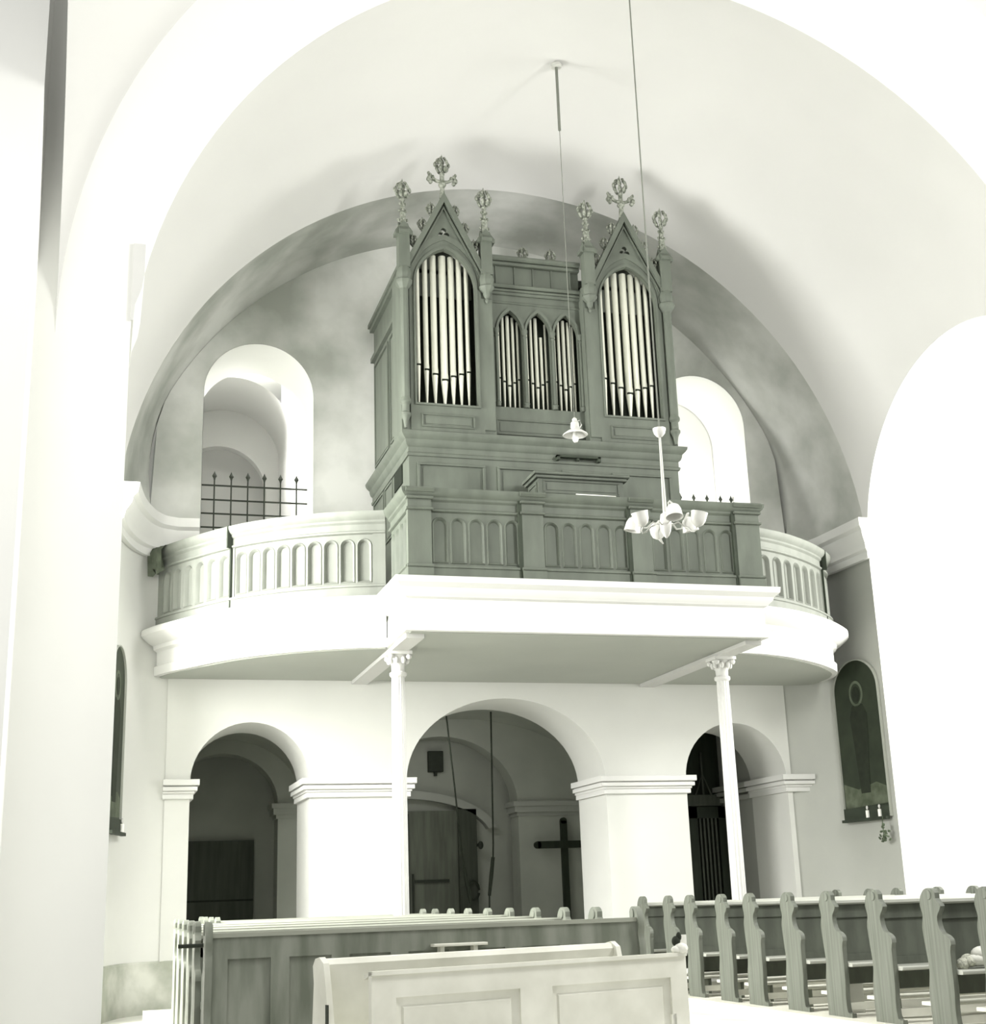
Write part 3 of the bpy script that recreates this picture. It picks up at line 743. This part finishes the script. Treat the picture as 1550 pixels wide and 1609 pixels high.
# ------------------------------------------------------------------ railings in the niches
def railing(x0, x1, xs, zt, bars, label):
    t = thing('iron_railing', label, 'railing', ((x0+x1)/2, 19.6, 5.6))
    for z in bars: MB().box(x0, x1, 19.592, 19.608, z-.011, z+.011).build('crossbar', IRON, t)
    for i, x in enumerate(xs):
        b = MB().lathe([(.011, 5.6), (.011, zt-.12)], (x, 19.6, 0), 6).build('upright', IRON, t)
        MB().lathe([(.014, zt-.13), (.016, zt-.11), (.036, zt-.075), (.012, zt-.03), (.002, zt)], (x, 19.6, 0), 4).build('spearhead', IRON, b)
    return t
railing(1.30, 2.90, [1.53, 1.775, 2.017, 2.26, 2.498, 2.736], 7.65, [7.43, 7.21, 7.0, 6.79, 6.4, 6.0], 'black iron railing with spearheads in the left upper niche')
railing(8.28, 9.90, [8.48, 8.72, 8.96, 9.197, 9.433, 9.673, 9.86], 7.69, [7.35, 7.14, 6.9, 6.4, 6.0], 'iron railing in the right upper niche, only spearheads showing over the parapet')

# ------------------------------------------------------------------ paintings
def painting(P, u0, u1, z0, zs, za, label, mirror=False):
    """arched picture on a wall path; P maps (u, z, out)"""
    fn = P
    p0 = fn((u0+u1)/2, z0, 0)
    t = thing('painting', label, 'painting', p0)
    w_ = u1-u0; c = (u0+u1)/2
    out = round_hole(u0, u1, z0, zs, za-zs, 20); inn = round_hole(u0+.018, u1-.018, z0+.018, zs, za-zs-.018, 20)
    MB().plate([out, inn], -.01, .035, fn).build('frame', FRAMEM, t)
    MB().plate([inn], -.01, .008, fn).build('canvas', PAINTG, t)
    MB().plate([[(u0+.04, z0+.16), (u1-.04, z0+.19), (u1-.04, z0+.42), (u1-.25*w_, z0+.50), (u0+.35*w_, z0+.42), (u0+.04, z0+.52)]], .008, .011, fn).build('painted_ground', PAINTL, t)
    zc = zs-.02
    body = [(c-.10, z0+.36), (c+.12, z0+.36), (c+.16, z0+.9), (c+.2, zs-.7), (c+.21, zs-.36), (c+.13, zs-.22), (c+.05, zs-.19), (c-.05, zs-.19), (c-.14, zs-.24), (c-.2, zs-.4), (c-.16, zs-.8), (c-.14, z0+.8)]
    MB().plate([body], .008, .013, fn).build('painted_figure', PAINTR, t)
    MB().plate([arc(c, zs-.05, .165, .19, 0, 2*PI, 28)[:-1], arc(c, zs-.05, .125, .15, 0, 2*PI, 28)[:-1]], .008, .013, fn).build('painted_halo', PAINTH, t)
    MB().plate([arc(c, zs-.06, .085, .115, 0, 2*PI, 24)[:-1]], .013, .016, fn).build('painted_head', PAINTR, t)
    return t
QR = Path([(XR-a, y) for a, y in PRt[::-1]]); QL = Path([(XL+a, y) for a, y in PLf])
# parameter along right path where Y = 18.55 .. 17.47
def u_at_y(Q, yv):
    best = min(range(2000), key=lambda i: abs(Q.at(Q.L*i/2000)[0].y-yv)); return Q.L*best/2000
uR0, uR1 = u_at_y(QR, 18.60), u_at_y(QR, 17.50)
fnR = QR.fn()
def flatten(Q, ua, ub):
    A, B = Q.at(ua)[0], Q.at(ub)[0]; d = (B-A).normalized(); n = Vector((d.y, -d.x)); L = (B-A).length
    off = max((Q.at(ua+(ub-ua)*i/20)[0]-A).dot(n) for i in range(21))
    return (lambda u, v, w_: (A.x+d.x*u+n.x*(w_+off+.012), A.y+d.y*u+n.y*(w_+off+.012), v)), L
fR, LR = flatten(QR, uR0, uR1)
painting(fR, 0, LR, 2.40, 4.26, 4.72, 'tall arched dark painting of a robed figure with halo on the right wall')
uL0, uL1 = u_at_y(QL, 17.5), u_at_y(QL, 18.35)
fL, LL = flatten(QL, uL0, uL1)
painting(fL, 0, LL, 2.40, 4.26, 4.72, 'dark arched painting half hidden behind the white pier on the left')
def ledge(fn, u0, u1, us, label_l, labels, grp):
    t = thing('picture_ledge', label_l, 'shelf', fn((u0+u1)/2, 2.40, .03))
    MB().plate([[(u0, 2.36), (u1, 2.36), (u1, 2.40), (u0, 2.40)]], .036, .10, fn).build('shelf', WOODD, t)
    MB().plate([[(u0, 2.40), (u1, 2.40), (u1, 2.56), (u0, 2.56)]], .036, .05, fn).build('backboard', WOODD, t)
    for u, lb in zip(us, labels):
        p = fn(u, 2.405, .068)
        c = thing('candle', lb, 'candle', p, group=grp)
        MB().lathe([(.026, .0), (.026, .10), (.008, .105)], p, 12).build('wax', PAPER, c)
        MB().ball((p[0], p[1], p[2]+.14), .018, .018, .03, 8, 6).build('flame_bulb', GLASSW, c)
ledge(fR, .02, LR-.02, (LR*.56, LR*.82), 'narrow dark ledge under the right arched painting', ('left one of two short white candles under the right painting', 'right one of two short white candles under the right painting'), 'candles under the right painting')
ledge(fL, .02, LL-.02, (LL*.86,), 'narrow dark ledge under the left arched painting', ('single white candle under the left painting beside the pier',), None)
mb = MB(); p = Vector(fR(LR*.93, 2.30, .12))
for k in range(26):
    mb.ball((p.x+random.uniform(-.05, .05), p.y+random.uniform(-.07, .07), p.z-random.uniform(0, .26)), .022, .03, .014, 6, 4,
            Matrix.Rotation(random.uniform(-1, 1), 3, 'X') @ Matrix.Rotation(random.uniform(-1, 1), 3, 'Y'))
mb.tube([(p.x, p.y, p.z+.10), (p.x-.01, p.y, p.z), (p.x, p.y+.01, p.z-.24)], .008, 6)
tag(mb.build('dried_flower_bunch', LEAF), 'small bunch of dark leaves hanging under the right painting', 'flowers')

# ------------------------------------------------------------------ things in the porch
t = thing('wooden_board', 'dark wooden board leaning in the left arch passage', 'board', (2.1, 23.6, FLZ))
MB().box(1.35, 2.62, 23.55, 23.68, FLZ, 2.52).build('panel', DOORW, t)
MB().box(1.35, 2.62, 23.53, 23.56, 1.55, 1.58).build('batten', DOORB, t)
d = thing('door', 'grey-brown plank door standing open in the central porch', 'door', (5.9, 23.5, FLZ))
MB().box(4.6, 6.12, 23.56, 23.66, FLZ, 2.95).build('door_leaf', DOORG, d)
MB().box(6.12, 6.45, 23.50, 23.58, FLZ, 2.97).build('open_leaf', DOORW, d)
MB().box(5.2, 5.25, 23.52, 23.56, .6, 2.9).box(5.35, 5.95, 23.53, 23.56, 1.75, 1.80).box(5.3, 5.33, 23.53, 23.56, 1.2, 1.9).build('iron_bolt', IRON, d)
MB().ball((6.50, 23.45, 2.35), .05, .05, .07).box(6.44, 6.5, 23.46, 23.52, 2.33, 2.38).build('latch', IRON, d)
tag(MB().bbox(5.64, 5.90, 23.58, 23.72, 3.62, 3.98, .01).box(5.74, 5.79, 23.6, 23.66, 3.55, 3.62).build('meter_box', IRON), 'small black box fixed high on the porch wall', 'box')
def rope(pts, label, knot):
    t = thing('bell_rope', label, 'rope', pts[-1], group='bell ropes in the central arch')
    MB().tube(pts, .014, 6).build('rope', CORDD, t)
    q = pts[knot]
    MB().tube([q, ((q[0]+pts[knot+1][0])/2, q[1], (q[2]+pts[knot+1][2])/2), pts[knot+1]], [.03, .034, .026], 8).build('handgrip', CORDD, t)
CORDD = mat('dark_rope', (.035, .043, .03), .9, .2, 30)
rope([(5.54, 21.9, 4.44), (5.66, 21.9, 3.2), (5.74, 21.9, 2.3), (5.78, 21.9, 1.95), (5.88, 21.9, 1.4), (5.95, 21.9, .7)], 'bell rope hanging from the vault, slanting one on the left', 3)
rope([(6.31, 21.9, 4.44), (6.29, 21.9, 3.0), (6.28, 21.9, 2.3), (6.27, 21.9, 2.1), (6.19, 21.9, 1.5), (6.17, 21.9, .7)], 'bell rope hanging straight down beside the pale pier edge', 3)
# coiled rope ends and hooks by the door
mb = MB(); 
for k, (x, z) in enumerate(((5.0, 1.55), (6.35, 1.6))):
    mb.tube([(x+.10*math.cos(a*.5), 23.45, z+.16*math.sin(a*.5)-.0) for a in range(13)], .02, 6)
    t = tag(mb.build('rope_coil', CORDD), ('coil of rope hanging on the left part of the porch door', 'coil of rope hanging right of the dark open door leaf')[k], 'rope'); mb = MB()
t = thing('wooden_cross', 'large plain dark wooden cross standing against the porch pier', 'cross', (7.80, 22.78, FLZ))
MB().box(7.73, 7.84, 22.72, 22.79, FLZ, 2.70).lathe([(.055, -.035), (.055, .035)], (7.785, 22.755, 2.70), 16, axis='y').build('post', DOORB, t)
MB().box(7.30, 8.27, 22.70, 22.77, 2.245, 2.365).lathe([(.06, -.035), (.06, .035)], (7.30, 22.735, 2.305), 16, axis='y').build('crossarm', DOORB, t)
# dark barred door in the right arch
d = thing('barred_door', 'near-black wooden door with upright bars inside the right arch', 'door', (9.4, 21.3, FLZ))
MB().plate([[(8.2, FLZ), (10.12, FLZ), (10.12, 4.4), (8.2, 4.4)]], 21.4, 21.5, XZ).build('dark_screen', DOORB, d)
MB().box(9.45, 9.62, 21.28, 21.4, FLZ, 2.8).box(10.0, 10.12, 21.28, 21.4, FLZ, 2.8).box(9.45, 10.12, 21.28, 21.4, 2.62, 2.80).box(9.45, 10.12, 21.28, 21.4, FLZ, 1.25).build('door_frame', DOORB, d)
for k in range(5): MB().box(9.66+.07*k, 9.69+.07*k, 21.30, 21.35, 1.25, 2.62).build('bar', DOORW, d)
MB().tube([(9.58, 21.33, 2.85), (9.78, 21.33, 3.35), (9.98, 21.33, 2.85)], .02, 6).tube([(9.78, 21.33, 2.85), (9.78, 21.33, 3.7)], .02, 6).box(9.45, 10.12, 21.3, 21.4, 2.82, 3.0).build('tracery', DOORW, d)
struct('wall_stair_left', MB().box(8.2, 8.4, 20.2, 21.5, FLZ, 4.4), PLASTER_G)

# ------------------------------------------------------------------ pews
PZ = .30
struct('floor_platform_right', MB().box(6.60, 9.75, 5.0, 17.6, FLZ, PZ), PLATM)
struct('floor_platform_left', MB().box(.70, 4.10, 10.0, 17.9, FLZ, PZ), PLATM)
EPROF = [(0, 0), (0, .25), (.035, .42), (.015, .58), (.0, .72), (.025, .80), (.0, .88), (.02, .94), (.07, .985), (.13, 1.0), (.19, .995), (.235, .965), (.235, .925), (.27, .895), (.295, .87), (.27, .835), (.235, .80), (.235, .74), (.27, .685), (.33, .665), (.375, .64), (.385, .60), (.365, .55), (.36, .30), (.345, .15), (.36, .04), (.43, .035), (.43, 0)]
def smooth_prof(P, h):
    Q = resample([(a, b*h) for a, b in P[:-1]], .025); return Q+[(P[-1][0], P[-1][1]*h)]
def end_mesh(h, th=.045):
    pr = smooth_prof(EPROF, h)
    mb = MB().plate([[(-a, b) for a, b in pr]], -th/2, th/2, YZ)
    mb.lathe([(.036, -th/2-.008), (.042, -th/2), (.042, th/2), (.036, th/2+.008)], (0, -.145, h-.055), 16, axis='x')
    return mb
def make_pew(xa, xb, y, h, zr, label, grp, board_mat, seat_d=.34, front=False, cat='pew', npan=None):
    """bench whose back stands at y; people sit facing the camera. xa..xb outer ends, zr = rail height"""
    t = thing('pew', label, cat, ((xa+xb)/2, y, PZ), group=grp)
    L = xb-xa; a, b = -L/2, L/2
    for x in (a+.0225, b-.0225):
        e = end_mesh(h); e.v = [(v[0]+x, v[1]+.0, v[2]) for v in e.v]; e.build('end_board', board_mat, t, local=True)
    mb = MB().box(a+.045, b-.045, -.085, -.06, .50, zr-.02)
    n = npan or max(2, int(L/.62)); pw = (L-.09)/n
    mb.box(a+.045, b-.045, -.10, -.055, .46, .54).box(a+.045, b-.045, -.10, -.055, zr-.17, zr-.02)
    for i in range(n+1):
        c = a+.045+i*pw; mb.box(max(a+.045, c-.05), min(b-.045, c+.05), -.10, -.055, .5, zr-.1)
    mb.build('backrest', PEWB if board_mat is PEWR else PEWW, t, local=True, weld=False)
    mb = MB(); pr = [(-.15, zr-.035), (-.145, zr-.012), (-.12, zr), (-.06, zr), (-.035, zr-.012), (-.03, zr-.035), (-.05, zr-.05), (-.13, zr-.05)]
    mb.plate([pr], a+.045, b-.045, YZ).build('top_rail', RAILP if board_mat is PEWR else RAILW, t, local=True)
    MB().bbox(a+.045, b-.045, -.10-seat_d, -.06, .44, .475, .01).build('seat', RAILP if board_mat is PEWR else RAILW, t, local=True)
    MB().box(a+.045, b-.045, -.085, -.065, .27, .45).build('seat_shade_board', PEWB, t, local=True)  # dark board added to deepen the shade under the seat
    if seat_d > .2:
        k = MB().bbox(a+.08, b-.08, .10, .26, .17, .20, .008).build('kneeler', CREAM, t, local=True)
        for q in (a+.3, b-.34): MB().box(q, q+.04, .12, .24, 0, .17).build('kneeler_foot', PEWW, k, local=True)
        MB().bbox(a+.05, b-.05, .0, .05, .74, .76, .004).build('book_ledge', RAILW, t, local=True)
        MB().box(a+.05, b-.05, -.30, -.27, .06, .12).build('foot_rail', CREAM, t, local=True)
    return t
ords = ['front', 'second', 'third', 'fourth', 'fifth', 'sixth', 'seventh', 'eighth', 'ninth', 'rearmost']
XE_R = 6.75
yr = [9.65, 10.42, 11.30, 12.14, 12.94, 13.80, 14.50, 15.36, 16.00, 16.83]
for i, y in enumerate(yr):
    make_pew(XE_R, 9.55, y+.14, 1.12, 1.04, 'wooden pew with wavy end board in the right block, %s row counted from the camera' % ords[i], 'pews in the right block', PEWR, .34 if i != 9 else .12)
yl = [10.55, 11.08, 11.89, 12.72, 13.57, 14.37, 15.17, 15.94, 16.71, 17.36]
for i, y in enumerate(yl):
    x0 = .78+.012*i if i < 6 else 1.30
    if i == 0: continue
    make_pew(x0, 4.06, y+.14, 1.06, .955+.05*min(1, i/5), 'wooden pew in the left block, %s row, disc-topped end boards' % ords[i], 'pews in the left block', PEWW, .34 if i != 8 else .12)
# panelled front of the left block
t = thing('panelled_screen', 'grey-green panelled wooden screen closing the left block of pews', 'screen', (2.44, 10.2, PZ))
mb = MB()
xs0, xs1 = .83, 4.06; fy = 10.18; zt = .96
px = [(.964, 1.272), (1.403, 1.698), (1.837, 2.127), (2.259, 2.56), (2.69, 2.996), (3.124, 3.423), (3.553, 3.853), (3.94, 3.99)]
px = [(.964+.4305*i, .964+.4305*i+.30) for i in range(7)]
loops = [[(xs0, PZ+.0), (xs1, PZ+.0), (xs1, PZ+zt), (xs0, PZ+zt)]]+[[(a, PZ+.12), (b, PZ+.12), (b, PZ+zt-.155), (a, PZ+zt-.155)] for a, b in px]
mb.plate(loops, fy, fy+.035, XZ); mb.box(xs0, xs1, fy+.018, fy+.03, PZ+.05, PZ+zt-.05)
mb.build('panelled_front', PEWW, t, weld=False)
mb = MB().plate([[(fy-.01, PZ+zt-.01), (fy+.05, PZ+zt-.01), (fy+.33, PZ+zt-.10), (fy+.33, PZ+zt-.07), (fy+.05, PZ+zt+.02), (fy-.01, PZ+zt+.02)]], xs0, xs1, YZ).build('book_rest', RAILW, t)
for x in (xs0, xs1):
    e = end_mesh(1.06, .05); e.v = [(v[0]+x, -v[1]*.75+fy-.04, v[2]+PZ) for v in e.v]; e.build('end_board', PEWW, t)
mb = MB().bbox(2.42, 2.82, fy-.12, fy, PZ+.83, PZ+.85, .004).box(2.47, 2.50, fy-.10, fy, PZ+.78, PZ+.83).box(2.72, 2.75, fy-.10, fy, PZ+.78, PZ+.83)
tag(mb.build('small_bracket_shelf', CREAM, weld=False), 'small pale shelf bracket fixed on the front of the left pew block', 'shelf')
# upright black wall hook on the left wall and stub bars on the left ends
for k, (x, y, z) in enumerate(((.69, 10.32, 1.20), (.69, 10.32, .66))):
    tag(MB().tube([(x-.06, y, z), (x+.14, y, z)], .014, 8).build('iron_hook', IRON), ('upper iron stub sticking out of the left end of the pew block', 'lower iron stub sticking out of the left end of the pew block')[k], 'hook')

# cream panelled bench nearest the camera, set at a slant
ang = math.atan2(.62, 2.2)
fb = thing('panelled_bench', 'cream painted panelled bench nearest to the camera', 'bench', (1.62, 8.32, FLZ), ang)
L = 2.36; H = 1.06-FLZ
mb = MB()
loops = [[(0, 0), (L, 0), (L, H), (0, H)], [(.16, .12), (1.03, .12), (1.03, H-.15), (.16, H-.15)], [(1.27, .12), (L-.14, .12), (L-.14, H-.15), (1.27, H-.15)]]
mb.plate(loops, 0, .04, XZ)
mb.build('front_frame', CREAM, fb, local=True)
for a, b in ((.16, 1.03), (1.27, L-.14)):
    mb = MB(); z0, z1 = .12, H-.15
    V = [(a, .012, z0), (b, .012, z0), (b, .012, z1), (a, .012, z1)]; i_ = .05
    W = [(a+i_, .03, z0+i_), (b-i_, .03, z0+i_), (b-i_, .03, z1-i_), (a+i_, .03, z1-i_)]
    U = [(p[0]+(.012 if p[0] < (a+b)/2 else -.012), .022, p[2]+(.012 if p[2] < .4 else -.012)) for p in W]
    mb.add(V+W+U, [(0, 1, 5, 4), (1, 2, 6, 5), (2, 3, 7, 6), (3, 0, 4, 7), (4, 5, 9, 8), (5, 6, 10, 9), (6, 7, 11, 10), (7, 4, 8, 11), (8, 9, 10, 11)])
    mb.build('panel', CREAM, fb, local=True)
mb = MB().plate([[(-.015, H-.02), (.02, H-.02), (.10, H-.045), (.10, H-.02), (.02, H+.004), (-.015, H+.004)]], 0, L, YZ); mb.build('book_rest', CREAM, fb, local=True)
pr = [(.62, 1.0-FLZ), (.60, 1.09-FLZ), (.625, 1.12-FLZ), (.66, 1.125-FLZ), (.69, 1.10-FLZ), (.69, .5-FLZ), (.67, .5-FLZ)]
MB().plate([pr], -.02, L-.12, YZ).build('backrest', CREAM, fb, local=True)
for x in (-.04, L-.15):
    MB().plate([[(.0, 0), (.74, 0), (.74, .55), (.72, .80), (.735, .90), (.70, .945), (.64, .955), (.58, .92), (.55, .80), (.50, .55), (.30, .50), (.04, .50), (.0, .5)]], x, x+.04, YZ).build('end_board', CREAM, fb, local=True)
MB().bbox(0, L-.15, .32, .66, .42, .45, .01).build('seat', CREAM, fb, local=True)
MB().box(-.045, -.04, .50, .54, .52, .68).build('metal_plate', IRON, fb, local=True)
# bundle and hat on its right corner
mb = MB().ball((3.86, 8.955, 1.09), .05, .045, .035, 10, 8).ball((3.82, 8.95, 1.082), .035, .03, .025, 10, 8)
tag(mb.build('cloth_bundle', CLOTHW), 'small white cloth bundle lying on the right corner of the cream bench', 'cloth')
mb = MB().ball((3.835, 8.975, 1.135), .03, .03, .035, 10, 8).ball((3.855, 8.97, 1.165), .02, .02, .03, 8, 6)
tag(mb.build('dark_cap', CLOTHD), 'small dark cap behind the white bundle on the cream bench', 'cap')
tag(MB().box(3.875, 3.92, 8.99, 9.005, 1.055, 1.175).build('white_card', PAPER), 'small white card standing beside the dark cap on the cream bench', 'card')

# odds and ends in the right pews
tag(MB().bbox(6.95, 7.15, 12.30, 12.33, PZ, PZ+.62, .005).build('white_board', PAPER), 'upright white board between the pew ends of the right block', 'board')
def lump(name, c, r, m_, label, cat, n=5):
    mb = MB()
    for k in range(n):
        mb.ball((c[0]+random.uniform(-r, r)*.7, c[1]+random.uniform(-r, r)*.4, c[2]+random.uniform(0, r)*.5), r*random.uniform(.6, 1), r*.6, r*random.uniform(.45, .7), 10, 8)
    return tag(mb.build(name, m_, sharp=70), label, cat)
lump('folded_cloth', (7.12, 10.30, PZ+.54), .11, CLOTHW, 'crumpled white cloth on a seat of the right pews', 'cloth')
lump('knitted_scarf', (6.95, 10.28, PZ+.51), .075, KNIT, 'knitted pale scarf hanging beside the white cloth on the pew seat', 'scarf')
t = thing('hat', 'round dark hat lying on a seat in the front right pews', 'hat', (7.35, 9.50, PZ+.475))
MB().lathe([(.20, 0), (.20, .012), (.13, .02)], (7.35, 9.50, PZ+.477), 24).build('brim', CLOTHD, t)
MB().lathe([(.13, .01), (.13, .08), (.10, .13), (.03, .145), (.002, .147)], (7.35, 9.50, PZ+.477), 24).build('crown', CLOTHD, t)
